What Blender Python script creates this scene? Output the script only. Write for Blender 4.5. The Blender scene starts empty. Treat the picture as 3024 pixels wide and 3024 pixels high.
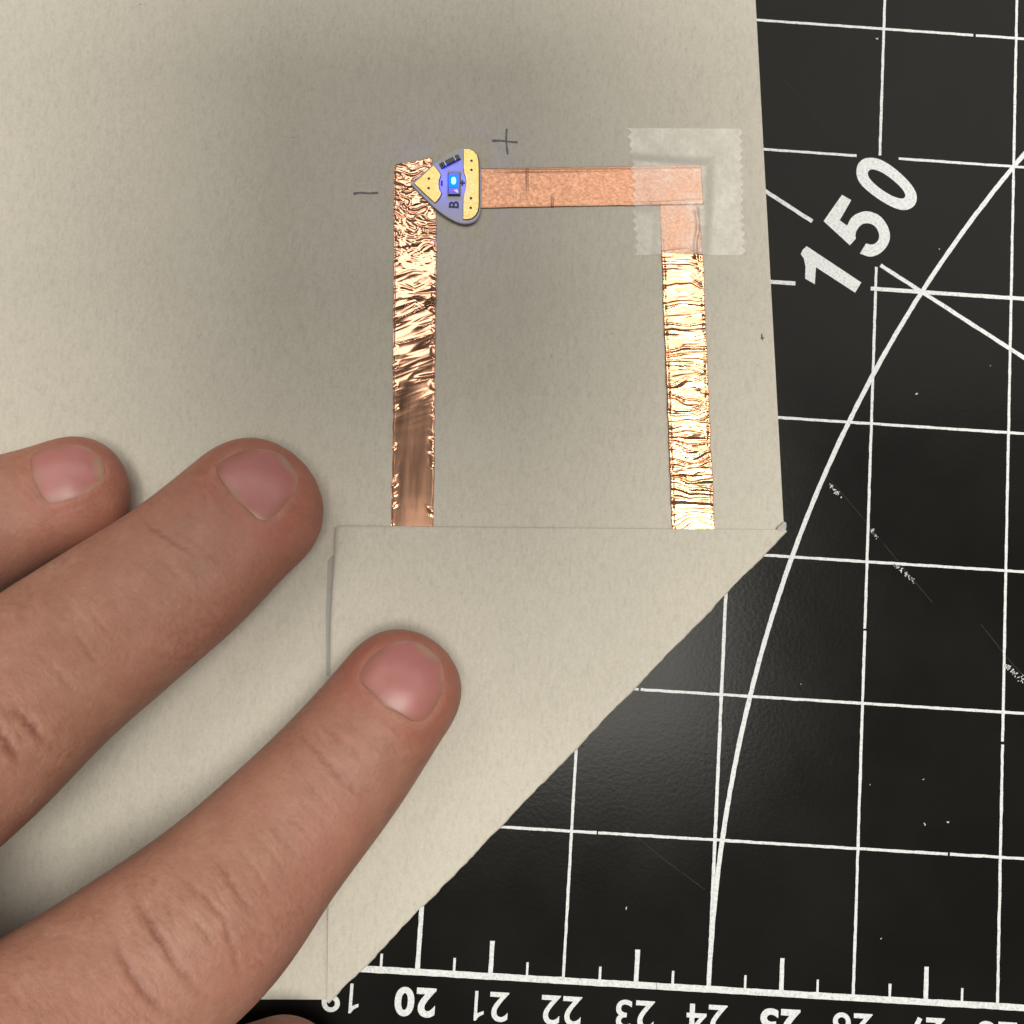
import bpy, math, random
import numpy as np
from mathutils import Matrix, Vector

random.seed(7)
rng = np.random.default_rng(7)
S = 0.01                                    # all modelling below is in centimetres, meshes are written in metres
scene = bpy.context.scene
COL = scene.collection
scene.unit_settings.system = 'METRIC'

# ------------------------------------------------------------------ camera
# world: X along the mat's ruler (0 = the "20" mark), Y away from the ruler, Z up
RC = np.array([[0.9978607821150015, 0.06324445125666424, 0.016552912193355303],
               [0.06441252409149022, -0.9944180622138846, -0.08356879969788884],
               [0.011175251988241848, 0.08445624268238609, -0.9963645200502541]])
CC = np.array([0.74231259, 5.2419655, 13.47383412])
FPX = 2800.0
cam_data = bpy.data.cameras.new('camera')
cam = bpy.data.objects.new('camera', cam_data)
COL.objects.link(cam)
m = Matrix.Identity(4)
for i in range(3):
    m[i][0] = RC[0][i]; m[i][1] = -RC[1][i]; m[i][2] = -RC[2][i]
    m[i][3] = CC[i] * S
cam.matrix_world = m
cam_data.sensor_width = 36.0
cam_data.lens = 36.0 * FPX / 3024.0
cam_data.clip_start = 0.001
cam_data.clip_end = 50.0
scene.camera = cam

# ------------------------------------------------------------------ world, lamps, exposure
world = bpy.data.worlds.new('World')
scene.world = world
world.use_nodes = True
bg = world.node_tree.nodes['Background']
bg.inputs[0].default_value = (1.0, 0.95, 0.88, 1)
bg.inputs[1].default_value = 0.16

def area_lamp(name, loc, target, sx, sy, power, color):
    ld = bpy.data.lights.new(name, 'AREA')
    ld.shape = 'RECTANGLE'; ld.size = sx * S; ld.size_y = sy * S
    ld.energy = power; ld.color = color
    o = bpy.data.objects.new(name, ld)
    o.location = [c * S for c in loc]
    d = Vector([t - c for t, c in zip(target, loc)])
    o.rotation_euler = d.to_track_quat('-Z', 'Y').to_euler()
    COL.objects.link(o)
    return o
area_lamp('ceiling_panel_lamp', (5, 97, 150), (5, 97, 0), 220, 110, 21.5, (1.0, 0.962, 0.885))
area_lamp('overhead_lamp', (6.5, 4.5, 60), (1.5, 4, 0), 23, 23, 3.6, (1.0, 0.955, 0.87))

vs = scene.view_settings
vs.view_transform = 'Standard'; vs.look = 'None'
vs.exposure = 0.0; vs.gamma = 1.0; vs.use_curve_mapping = False
scene.render.engine = 'CYCLES'
scene.render.resolution_x = 1024; scene.render.resolution_y = 1024

# ------------------------------------------------------------------ helpers
def at(x, y, z=0.0, k=3024 / 1932.0):
    """point of the place seen at (x, y) of the 1932-pixel view, at height z"""
    d = RC.T @ np.array([(x * k - 1512) / FPX, (y * k - 1512) / FPX, 1.0])
    return CC + d * ((z - CC[2]) / d[2])

def nat(x, y, z=0.0):
    return at(x, y, z, 1.0)

def tag(o, label, cat, group=None, kind=None):
    o['label'] = label; o['category'] = cat
    if group: o['group'] = group
    if kind: o['kind'] = kind
    return o

ORIG = {}
def mk(name, verts, faces, mat, parent=None, smooth=False, origin=None):
    verts = np.asarray(verts, float)
    if origin is None:
        origin = np.array([verts[:, 0].mean(), verts[:, 1].mean(), verts[:, 2].min()])
    origin = np.asarray(origin, float)
    me = bpy.data.meshes.new(name)
    me.from_pydata(((verts - origin) * S).tolist(), [], [tuple(int(i) for i in f) for f in faces])
    me.update()
    if smooth:
        me.polygons.foreach_set('use_smooth', [True] * len(me.polygons))
    if mat: me.materials.append(mat)
    o = bpy.data.objects.new(name, me)
    COL.objects.link(o)
    ORIG[o] = origin
    if parent is not None:
        o.parent = parent
        o.location = (origin - ORIG[parent]) * S
    else:
        o.location = origin * S
    return o

def empty(name, origin):
    o = bpy.data.objects.new(name, None)
    o.empty_display_size = 0.005
    COL.objects.link(o)
    ORIG[o] = np.asarray(origin, float)
    o.location = ORIG[o] * S
    return o

def prism(poly, z0, z1, bevel=0.0):
    """extruded polygon (counter-clockwise list of xy), optionally with a chamfered top edge"""
    p = np.asarray(poly, float)[:, :2]
    a = 0.5 * np.sum(p[:, 0] * np.roll(p[:, 1], -1) - np.roll(p[:, 0], -1) * p[:, 1])
    if a < 0: p = p[::-1]
    n = len(p)
    rings = [(p, z0)]
    if bevel > 0:
        rings += [(p, z1 - bevel), (inset(p, bevel), z1)]
    else:
        rings += [(p, z1)]
    v = np.vstack([np.c_[r, np.full(n, z)] for r, z in rings])
    f = []
    for k in range(len(rings) - 1):
        for i in range(n):
            j = (i + 1) % n
            f.append((k * n + i, k * n + j, (k + 1) * n + j, (k + 1) * n + i))
    f.append(tuple(range((len(rings) - 1) * n, len(rings) * n)))
    f.append(tuple(range(n - 1, -1, -1)))
    return v, f

def inset(p, d):
    """move every point of a ccw polygon inward by d"""
    t0 = p - np.roll(p, 1, 0); t1 = np.roll(p, -1, 0) - p
    t0 /= np.linalg.norm(t0, axis=1)[:, None] + 1e-12
    t1 /= np.linalg.norm(t1, axis=1)[:, None] + 1e-12
    n = np.c_[-(t0 + t1)[:, 1], (t0 + t1)[:, 0]]
    n /= np.linalg.norm(n, axis=1)[:, None] + 1e-12
    return p + n * d

def smooth_poly(p, it=2):
    p = np.asarray(p, float)
    for _ in range(it):
        q = np.roll(p, -1, 0)
        p = np.stack([0.75 * p + 0.25 * q, 0.25 * p + 0.75 * q], 1).reshape(-1, p.shape[1])
    return p

def join(parts):
    V = []; F = []; n = 0
    for v, f in parts:
        V.append(np.asarray(v, float)); F += [tuple(i + n for i in q) for q in f]; n += len(v)
    return np.vstack(V), F

def vnoise(x, y, seed=0):
    """smooth value noise, lattice 1, result 0..1"""
    r = np.random.default_rng(seed).random((256, 256))
    x = np.asarray(x, float); y = np.asarray(y, float)
    xi = np.floor(x).astype(int); yi = np.floor(y).astype(int)
    fx = x - xi; fy = y - yi
    fx = fx * fx * fx * (fx * (fx * 6 - 15) + 10); fy = fy * fy * fy * (fy * (fy * 6 - 15) + 10)
    g = lambda a, b: r[a % 256, b % 256]
    return (g(xi, yi) * (1 - fx) + g(xi + 1, yi) * fx) * (1 - fy) + (g(xi, yi + 1) * (1 - fx) + g(xi + 1, yi + 1) * fx) * fy

def sstep(a, b, x):
    t = np.clip((x - a) / (b - a), 0, 1)
    return t * t * (3 - 2 * t)

def catmull(P, n):
    """sample a smooth curve through the rows of P, n samples, roughly even in row parameter"""
    P = np.asarray(P, float)
    Q = np.vstack([2 * P[0] - P[1], P, 2 * P[-1] - P[-2]])
    t = np.linspace(0, len(P) - 1 - 1e-9, n)
    i = t.astype(int); u = (t - i)[:, None]
    a, b, c, d = Q[i], Q[i + 1], Q[i + 2], Q[i + 3]
    return 0.5 * (2 * b + (c - a) * u + (2 * a - 5 * b + 4 * c - d) * u ** 2 + (3 * b - a - 3 * c + d) * u ** 3)

# ------------------------------------------------------------------ materials
def new_mat(name):
    mt = bpy.data.materials.new(name); mt.use_nodes = True
    nt = mt.node_tree
    return mt, nt, nt.nodes['Principled BSDF']

def nd(nt, kind, **kw):
    n = nt.nodes.new(kind)
    for k, v in kw.items():
        if k.startswith('i_'):
            key = k[2:]
            n.inputs[int(key) if key.isdigit() else key].default_value = v
        else:
            setattr(n, k, v)
    return n

def ramp(nt, fac, stops):
    r = nt.nodes.new('ShaderNodeValToRGB')
    el = r.color_ramp.elements
    while len(el) > 1: el.remove(el[-1])
    el[0].position = stops[0][0]; el[0].color = stops[0][1]
    for p, c in stops[1:]:
        e = el.new(p); e.color = c
    nt.links.new(fac, r.inputs[0])
    return r.outputs[0]

def coords(nt, scale=(1, 1, 1), rot=0.0):
    tc = nd(nt, 'ShaderNodeTexCoord')
    mp = nd(nt, 'ShaderNodeMapping')
    mp.inputs['Scale'].default_value = scale
    mp.inputs['Rotation'].default_value = (0, 0, rot)
    nt.links.new(tc.outputs['Object'], mp.inputs[0])
    return mp.outputs[0]

def noise(nt, vec, scale, detail=3, rough=0.6):
    n = nd(nt, 'ShaderNodeTexNoise')
    n.inputs['Scale'].default_value = scale; n.inputs['Detail'].default_value = detail
    n.inputs['Roughness'].default_value = rough
    nt.links.new(vec, n.inputs['Vector'])
    return n.outputs['Fac']

def bump(nt, h, strength, dist, prev=None):
    b = nd(nt, 'ShaderNodeBump')
    b.inputs['Strength'].default_value = strength; b.inputs['Distance'].default_value = dist
    nt.links.new(h, b.inputs['Height'])
    if prev is not None: nt.links.new(prev, b.inputs['Normal'])
    return b.outputs['Normal']

def mixc(nt, fac, a, b, mode='MIX'):
    n = nd(nt, 'ShaderNodeMix', data_type='RGBA', blend_type=mode)
    for s, v in ((0, fac), (6, a), (7, b)):
        if hasattr(v, 'is_linked') or isinstance(v, bpy.types.NodeSocket): nt.links.new(v, n.inputs[s])
        else: n.inputs[s].default_value = v
    return n.outputs[2]

def g3(v): return (v, v, v, 1)

# paper: felted warm grey card
def make_paper():
    mt, nt, b = new_mat('warm_grey_card')
    v = coords(nt); vf = coords(nt, (1, 0.35, 1), 0.35)
    fine = noise(nt, v, 2600, 4, 0.7)
    fib = noise(nt, vf, 1900, 4, 0.75)
    big = noise(nt, v, 45, 3)
    c1 = ramp(nt, fine, [(0.25, (0.450, 0.42, 0.358, 1)), (0.5, (0.540, 0.511, 0.443, 1)), (0.78, (0.615, 0.58, 0.507, 1))])
    c2 = mixc(nt, 0.45, c1, ramp(nt, fib, [(0.28, (0.40, 0.37, 0.31, 1)), (0.48, (0.545, 0.511, 0.433, 1)), (0.75, (0.64, 0.60, 0.515, 1))]))
    c3 = mixc(nt, 1.0, c2, ramp(nt, big, [(0.3, (0.955, 0.96, 0.965, 1)), (0.7, g3(1.0))]), 'MULTIPLY')
    fl = noise(nt, vf, 900, 2, 0.5)
    c4 = mixc(nt, ramp(nt, fl, [(0.74, g3(0)), (0.80, g3(0.30))]), c3, (0.24, 0.215, 0.18, 1))
    nt.links.new(c4, b.inputs['Base Color'])
    b.inputs['Roughness'].default_value = 0.92
    b.inputs['Specular IOR Level'].default_value = 0.22
    n1 = bump(nt, fine, 0.35, 0.00006)
    n2 = bump(nt, noise(nt, vf, 800, 3), 0.30, 0.00010, n1)
    nt.links.new(n2, b.inputs['Normal'])
    return mt
M_PAPER = make_paper()

def make_mat_rubber():
    mt, nt, b = new_mat('black_mat_vinyl')
    v = coords(nt)
    leather = nd(nt, 'ShaderNodeTexVoronoi'); leather.inputs['Scale'].default_value = 1500
    nt.links.new(v, leather.inputs['Vector'])
    n1 = noise(nt, v, 1700, 4, 0.65); n2 = noise(nt, v, 60, 4); n3 = noise(nt, v, 4000, 3, 0.7)
    c = ramp(nt, n2, [(0.3, (0.0070, 0.0069, 0.0063, 1)), (0.72, (0.0098, 0.0096, 0.0088, 1))])
    c = mixc(nt, ramp(nt, n3, [(0.66, g3(0)), (0.80, g3(0.40))]), c, (0.05, 0.048, 0.044, 1))
    nt.links.new(c, b.inputs['Base Color'])
    nt.links.new(ramp(nt, n2, [(0.3, g3(0.19)), (0.7, g3(0.24))]), b.inputs['Roughness'])
    b.inputs['Specular IOR Level'].default_value = 0.085
    nn = bump(nt, n1, 0.30, 0.00003)
    nn = bump(nt, leather.outputs['Distance'], 0.07, 0.00006, nn)
    nt.links.new(nn, b.inputs['Normal'])
    return mt
M_MAT = make_mat_rubber()

def make_print():
    mt, nt, b = new_mat('white_screen_print')
    v = coords(nt)
    n = noise(nt, v, 2600, 4, 0.7)
    c = ramp(nt, n, [(0.30, (0.34, 0.345, 0.34, 1)), (0.45, (0.60, 0.62, 0.63, 1)), (0.75, (0.78, 0.80, 0.81, 1))])
    nt.links.new(c, b.inputs['Base Color'])
    b.inputs['Roughness'].default_value = 0.6
    nt.links.new(bump(nt, noise(nt, v, 1700, 4, 0.65), 0.5, 0.0001), b.inputs['Normal'])
    return mt
M_PRINT = make_print()

def make_copper(name, rough, base, bscale, bstr, aniso=(1, 1, 1), stain=0.0, bdist=0.00006, blot=500):
    mt, nt, b = new_mat(name)
    v = coords(nt, aniso)
    n = noise(nt, v, bscale, 4, 0.6)
    n2 = noise(nt, coords(nt, aniso), blot, 4)
    c = mixc(nt, n2, base, tuple(list(np.array(base[:3]) * (1 - 0.25 - stain)) + [1]))
    nt.links.new(c, b.inputs['Base Color'])
    b.inputs['Metallic'].default_value = 1.0
    nt.links.new(ramp(nt, n2, [(0.3, g3(rough * 0.8)), (0.7, g3(rough * 1.25))]), b.inputs['Roughness'])
    nt.links.new(bump(nt, n, bstr, bdist), b.inputs['Normal'])
    return mt
COPPER = (0.93, 0.515, 0.345, 1)
M_COPPER_SHINY = make_copper('crinkled_copper_foil', 0.20, COPPER, 1500, 0.12, (1, 0.12, 1))
M_COPPER_CRINKLE = make_copper('pleated_copper_foil', 0.20, (0.88, 0.49, 0.28, 1), 1200, 0.10, (0.3, 1, 1))
M_COPPER_SATIN = make_copper('satin_copper_foil', 0.44, (0.55, 0.29, 0.185, 1), 3000, 0.5, (0.8, 1, 1), 0.0, 0.00006, 3000)

def make_film(name, lo, hi):
    """thin matte adhesive film: mostly clear, with a soft milky sheen"""
    mt, nt, b = new_mat(name)
    v = coords(nt)
    n = noise(nt, v, 1300, 3, 0.6)
    n2 = noise(nt, v, 260, 3, 0.5)
    nrm = bump(nt, n, 0.2, 0.00006)
    gl = nd(nt, 'ShaderNodeBsdfGlossy'); gl.inputs['Color'].default_value = (0.92, 0.91, 0.88, 1); gl.inputs['Roughness'].default_value = 0.48
    df = nd(nt, 'ShaderNodeBsdfDiffuse'); df.inputs['Color'].default_value = (0.88, 0.86, 0.80, 1)
    nt.links.new(nrm, gl.inputs['Normal'])
    m1 = nd(nt, 'ShaderNodeMixShader'); m1.inputs[0].default_value = 0.35
    nt.links.new(gl.outputs[0], m1.inputs[1]); nt.links.new(df.outputs[0], m1.inputs[2])
    f = nd(nt, 'ShaderNodeMath', operation='MULTIPLY')
    nt.links.new(ramp(nt, n, [(0.32, g3(0.55)), (0.68, g3(1.0))]), f.inputs[0])
    nt.links.new(ramp(nt, n2, [(0.3, g3(lo)), (0.7, g3(hi))]), f.inputs[1])
    tr = nd(nt, 'ShaderNodeBsdfTransparent')
    mx = nd(nt, 'ShaderNodeMixShader')
    nt.links.new(f.outputs[0], mx.inputs[0]); nt.links.new(tr.outputs[0], mx.inputs[1]); nt.links.new(m1.outputs[0], mx.inputs[2])
    nt.links.new(mx.outputs[0], nt.nodes['Material Output'].inputs[0])
    return mt
M_FILM = make_film('matte_adhesive_film', 0.14, 0.35)

def plain(name, col, rough=0.5, metal=0.0, spec=0.5, nscale=None, namt=0.2, bstr=0.0, alpha=None):
    mt, nt, b = new_mat(name)
    b.inputs['Roughness'].default_value = rough; b.inputs['Metallic'].default_value = metal
    b.inputs['Specular IOR Level'].default_value = spec
    n = noise(nt, coords(nt), nscale or 1500, 3)
    c = mixc(nt, n, tuple(np.array(col) * (1 - namt)) + (1,), tuple(np.clip(np.array(col) * (1 + namt), 0, 1)) + (1,))
    nt.links.new(c, b.inputs['Base Color'])
    if bstr: nt.links.new(bump(nt, n, bstr, 0.0001), b.inputs['Normal'])
    return mt
M_GRAPHITE = plain('graphite', (0.135, 0.13, 0.132), 0.55, 0, 0.4, 3500, 0.6)
M_SPECK = plain('dark_speck', (0.10, 0.085, 0.07), 0.8)
M_WEAR = plain('scuffed_fold_tip', (0.43, 0.39, 0.37), 0.85, 0, 0.3, 900, 0.25)
M_FLECK = plain('bare_white_scuff', (0.62, 0.62, 0.60), 0.7, 0, 0.4, 3000, 0.3)
M_BOARD = plain('white_flex_board', (0.46, 0.465, 0.48), 0.45, 0, 0.5, 700, 0.12, 0.1)
M_PAD_SHADE = plain('pad_shade_and_gap', (0.018, 0.017, 0.016), 0.6)
M_GOLD = plain('gold_plated_pad', (0.84, 0.56, 0.21), 0.45, 1.0, 0.5, 2600, 0.32, 0.6)
M_VIA = plain('via_hole', (0.05, 0.045, 0.03), 0.5, 0.3)
M_RESISTOR = plain('black_ceramic', (0.014, 0.014, 0.018), 0.35)
M_SOLDER = plain('solder_end', (0.30, 0.30, 0.34), 0.3, 1.0)
M_INK = plain('black_ink', (0.012, 0.012, 0.02), 0.5)
M_PACKAGE = plain('led_package', (0.02, 0.03, 0.16), 0.12, 0, 0.8)

def make_led():
    mt, nt, b = new_mat('lit_blue_led')
    e = nd(nt, 'ShaderNodeEmission')
    e.inputs[0].default_value = (0.005, 0.13, 1.0, 1); e.inputs[1].default_value = 3.0
    nt.links.new(e.outputs[0], nt.nodes['Material Output'].inputs[0])
    return mt
M_LED = make_led()
M_LEDCORE = make_led(); M_LEDCORE.name = 'led_die'
for n in M_LEDCORE.node_tree.nodes:
    if n.type == 'EMISSION':
        n.inputs[0].default_value = (0.30, 0.75, 1.0, 1); n.inputs[1].default_value = 2.2

def make_skin():
    mt, nt, b = new_mat('skin')
    v = coords(nt)
    at_ = nd(nt, 'ShaderNodeAttribute', attribute_name='tone')
    n1 = noise(nt, v, 260, 5, 0.65); n2 = noise(nt, v, 1500, 4, 0.7); n3 = noise(nt, v, 70, 3)
    base = ramp(nt, n1, [(0.30, (0.290, 0.141, 0.093, 1)), (0.5, (0.327, 0.162, 0.110, 1)), (0.72, (0.373, 0.198, 0.138, 1))])
    base = mixc(nt, ramp(nt, n3, [(0.38, g3(0)), (0.66, g3(0.6))]), base, (0.338, 0.141, 0.105, 1))
    base = mixc(nt, 1.0, base, at_.outputs['Color'], 'MULTIPLY')
    base = mixc(nt, 1.0, base, ramp(nt, n2, [(0.3, g3(0.93)), (0.7, g3(1.05))]), 'MULTIPLY')
    # fine lines that run across the fingers
    vl = coords(nt, (1, 1, 1), -math.radians(42))
    mp2 = nd(nt, 'ShaderNodeMapping'); mp2.inputs['Scale'].default_value = (1.0, 0.16, 1.0); nt.links.new(vl, mp2.inputs[0])
    lines = noise(nt, mp2.outputs[0], 1500, 4, 0.65)
    patch = ramp(nt, noise(nt, v, 110, 2), [(0.42, g3(0)), (0.62, g3(1))])
    base = mixc(nt, patch, base, mixc(nt, 1.0, base, ramp(nt, lines, [(0.30, (0.84, 0.78, 0.76, 1)), (0.5, g3(1.0)), (0.72, (1.14, 1.13, 1.12, 1))]), 'MULTIPLY'))
    nt.links.new(base, b.inputs['Base Color'])
    b.inputs['Roughness'].default_value = 0.52
    b.inputs['Specular IOR Level'].default_value = 0.34
    b.inputs['Subsurface Weight'].default_value = 0.25
    b.inputs['Subsurface Radius'].default_value = (1.0, 0.35, 0.18)
    b.inputs['Subsurface Scale'].default_value = 0.0022
    vor = nd(nt, 'ShaderNodeTexVoronoi', feature='DISTANCE_TO_EDGE'); vor.inputs['Scale'].default_value = 1250
    nt.links.new(v, vor.inputs['Vector'])
    nn = bump(nt, vor.outputs['Distance'], 0.35, 0.00014)
    nn = bump(nt, n2, 0.25, 0.00014, nn)
    nn = bump(nt, lines, 0.30, 0.00018, nn)
    nt.links.new(nn, b.inputs['Normal'])
    return mt
M_SKIN = make_skin()

def make_nail():
    mt, nt, b = new_mat('fingernail')
    at_ = nd(nt, 'ShaderNodeAttribute', attribute_name='tone')
    n = noise(nt, coords(nt), 500, 3)
    c = mixc(nt, 1.0, at_.outputs['Color'], ramp(nt, n, [(0.3, g3(0.94)), (0.7, g3(1.03))]), 'MULTIPLY')
    nt.links.new(c, b.inputs['Base Color'])
    b.inputs['Roughness'].default_value = 0.33
    b.inputs['Specular IOR Level'].default_value = 0.36
    b.inputs['Subsurface Weight'].default_value = 0.2
    b.inputs['Subsurface Radius'].default_value = (1.0, 0.4, 0.25)
    b.inputs['Subsurface Scale'].default_value = 0.0015
    return mt
M_NAIL = make_nail()

def set_tone(me, cols):
    ca = me.color_attributes.new('tone', 'FLOAT_COLOR', 'POINT')
    buf = np.ones((len(me.vertices), 4), np.float32); buf[:, :3] = cols
    ca.data.foreach_set('color', buf.ravel())

# ------------------------------------------------------------------ cutting mat and its print
def rounded_rect(x0, y0, x1, y1, r, n=6):
    out = []
    for cx, cy, a0 in ((x1 - r, y0 + r, -90), (x1 - r, y1 - r, 0), (x0 + r, y1 - r, 90), (x0 + r, y0 + r, 180)):
        for k in range(n + 1):
            a = math.radians(a0 + 90 * k / n)
            out.append((cx + r * math.cos(a), cy + r * math.sin(a)))
    return out

v, f = prism(rounded_rect(-22, -2.6, 30, 30, 0.6), -0.3, 0.0, 0.04)
mat_obj = mk('cutting_mat', v, f, M_MAT)
tag(mat_obj, 'black self-healing cutting mat with white grid, ruler numbers and 150 degree line', 'cutting mat')

def ribbon(pts, width, z, jit=0.0018, seed=0):
    """printed line: a thin strip along pts (xy) with slightly uneven edges"""
    pts = np.asarray(pts, float)
    d = np.gradient(pts, axis=0); d /= np.linalg.norm(d, axis=1)[:, None]
    n = np.c_[-d[:, 1], d[:, 0]]
    r = np.random.default_rng(seed)
    wl = width / 2 + r.normal(0, jit, len(pts)); wr = width / 2 + r.normal(0, jit, len(pts))
    L = pts + n * wl[:, None]; R = pts - n * wr[:, None]
    vv = np.vstack([np.c_[L, np.full(len(L), z)], np.c_[R, np.full(len(R), z)]])
    k = len(pts)
    return vv, [(i, k + i, k + i + 1, i + 1) for i in range(k - 1)]

def straight(a, b, step=0.08):
    a = np.asarray(a, float); b = np.asarray(b, float)
    n = max(2, int(np.linalg.norm(b - a) / step))
    return a + (b - a) * np.linspace(0, 1, n)[:, None]

seed_i = [100]
def printed_line(name, segs, width, z):
    parts = []
    for a, b in segs:
        seed_i[0] += 1
        parts.append(ribbon(straight(a, b), width, z, seed=seed_i[0]))
    vv, ff = join(parts)
    return mk(name, vv, ff, M_PRINT, mat_obj, origin=[vv[:, 0].mean(), vv[:, 1].mean(), 0])

W1 = 0.039
# vertical grid lines (mat numbers 20..28 -> X 0..8), with the small knife cuts
for X in range(-2, 12, 2):
    segs = [((X, 0), (X, 18))]
    w = W1
    if X == 6: segs = [((6, 0), (6, 5.02)), ((6, 5.05), (6, 10.33)), ((6, 12.03), (6, 18))]
    if X == 8: segs = [((8, 0), (8, 3.55)), ((8, 3.59), (8, 18))]
    if X == 4: w = 0.046
    if X == 0: w = 0.062
    printed_line('grid_line', segs, w, 0.0030)
# horizontal grid lines
for Y in range(2, 18, 2):
    segs = [((-4, Y), (14, Y))]
    if Y == 2: segs = [((-4, 2), (2.35, 2)), ((2.37, 2), (7.26, 2)), ((7.29, 2), (14, 2))]
    if Y == 4: segs = [((-4, 4), (2.83, 4)), ((2.86, 4), (14, 4))]
    if Y == 10: segs = [((-4, 10), (nat(2349, 828)[0], 10)), ((nat(2571, 848)[0], 10), (14, 10))]
    if Y == 12: segs = [((-4, 12), (nat(2529.7, 452)[0], 12)), ((nat(2654, 461)[0], 12), (14, 12))]
    if Y == 14: segs = [((-4, 14), (7.35, 14)), ((7.39, 14), (14, 14))]
    printed_line('grid_line', segs, W1 if Y != 10 else 0.058, 0.0046)
# 150 degree ray of the angle gauge centred on (24, 0)
u150 = np.array([math.cos(math.radians(150)), math.sin(math.radians(150))])
GC = np.array([24.0, 0.0])
def ray(r): return GC + u150 * r
printed_line('angle_line', [(ray(8), ray(np.linalg.norm(nat(2601, 781.6)[:2] - GC))),
                            (ray(np.linalg.norm(nat(2403, 647)[:2] - GC)), ray(26))], 0.058, 0.0062)
# protractor arc
aa = np.radians(np.linspace(180, 118, 300))
vv, ff = ribbon(np.c_[24 + 20 * np.cos(aa), 20 * np.sin(aa)], 0.064, 0.0078, seed=3)
mk('protractor_arc', vv, ff, M_PRINT, mat_obj)
# ruler base line and ticks
printed_line('ruler_line', [((-2.0, 0), (3.28, 0)), ((3.285, 0), (14, 0))], 0.088, 0.0094)
for k in range(-2, 22):
    X = k * 0.5
    if X == int(X) and int(X) % 2 == 0: continue
    odd = (X == int(X))
    printed_line('ruler_tick', [((X, 0.03), (X, 0.47 if odd else 0.215))], 0.062 if odd else 0.034, 0.0110)

def text_mesh(txt, size, offset=0.0, shear=0.0, sx=1.0):
    cu = bpy.data.curves.new('txt', 'FONT')
    cu.body = txt; cu.size = 1.0; cu.align_x = 'CENTER'; cu.align_y = 'CENTER'; cu.offset = offset
    cu.resolution_u = 6; cu.space_character = 1.12
    o = bpy.data.objects.new('txt', cu); COL.objects.link(o)
    dg = bpy.context.evaluated_depsgraph_get()
    me = bpy.data.meshes.new_from_object(o.evaluated_get(dg))
    vv = np.array([v.co[:] for v in me.vertices]); ff = [tuple(p.vertices) for p in me.polygons]
    bpy.data.objects.remove(o); bpy.data.curves.remove(cu); bpy.data.meshes.remove(me)
    c = (vv.max(0) + vv.min(0)) / 2
    vv = (vv - c) * size
    vv[:, 0] *= sx
    return vv, ff

def put_text(name, txt, xy, size, rot, z, mat, parent, offset=0.0, sx=1.0, height=None):
    vv, ff = text_mesh(txt, size, offset, sx=sx)
    if height: vv[:, :2] *= height / (vv[:, 1].max() - vv[:, 1].min())
    a = math.radians(rot); c, s = math.cos(a), math.sin(a)
    w = np.c_[vv[:, 0] * c - vv[:, 1] * s + xy[0], vv[:, 0] * s + vv[:, 1] * c + xy[1], np.full(len(vv), z)]
    return mk(name, w, ff, mat, parent)

# ruler numbers read from the far side of the mat: turned half round
def digit_mesh(ch, bold):
    if ch == '1':                       # upright with a flag, drawn as its own outline
        w = 0.075 if bold else 0.055
        p = np.array([(0.06 - w, -0.5), (0.06 + w, -0.5), (0.06 + w, 0.5), (0.06 - w * 0.4, 0.5), (-0.06, 0.36), (-0.22, 0.27), (-0.22, 0.27 - 2 * w), (0.06 - w, 0.36 - 2.0 * w)])
        return np.c_[p, np.zeros(len(p))], [tuple(range(len(p)))]
    vv, ff = text_mesh(ch, 1.0, 0.036 if bold else 0.012)
    vv[:, :2] /= vv[:, 1].max() - vv[:, 1].min()
    vv[:, 0] *= 1.04
    return vv, ff
for k in range(0, 11):
    num = str(19 + k); bold = (19 + k) % 5 == 0
    parts = []
    for ch, dx in zip(num, (-0.375, 0.375)):
        vv, ff = digit_mesh(ch, bold)
        x = (vv[:, 0] + dx) * 0.39; y = vv[:, 1] * 0.39
        parts.append((np.c_[k - 1 - x, -0.40 - y, np.full(len(vv), 0.0030)], ff))       # turned half round
    mk('printed_number', *join(parts), M_PRINT, mat_obj)
# big 150, one mesh for each figure
def fig(pts): return np.array([nat(2200 + x * 0.51759, y * 0.51759)[:2] for x, y in pts])
one = fig([(352, 1405), (663, 1612), (628, 1670), (405, 1525), (398, 1622), (343, 1590), (345, 1520), (335, 1475), (318, 1450), (330, 1424)])
five = fig([(553, 1112), (606, 1142), (540, 1258), (583, 1288), (605, 1245), (645, 1217), (700, 1206), (765, 1230), (810, 1285), (827, 1345), (812, 1400), (770, 1445), (715, 1465), (655, 1447), (690, 1390), (728, 1395), (757, 1375), (765, 1340), (748, 1300), (715, 1277), (672, 1278), (640, 1310), (630, 1340), (632, 1362), (598, 1400), (448, 1262)])
zo = fig([(700, 899), (760, 903), (830, 942), (900, 1000), (960, 1065), (985, 1125), (970, 1175), (925, 1201), (870, 1196), (800, 1162), (720, 1108), (655, 1050), (632, 995), (640, 940), (665, 911)])
zi = fig([(735, 965), (790, 987), (860, 1040), (908, 1090), (918, 1125), (895, 1137), (840, 1120), (770, 1077), (712, 1025), (697, 990), (710, 968)])
five = np.vstack([five[:3], catmull(five[3:14], 60), catmull(five[14:24], 50), five[24:]])
for poly in (one, five):
    mk('printed_figure', np.c_[poly, np.full(len(poly), 0.0030)], [tuple(range(len(poly)))], M_PRINT, mat_obj)
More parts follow.
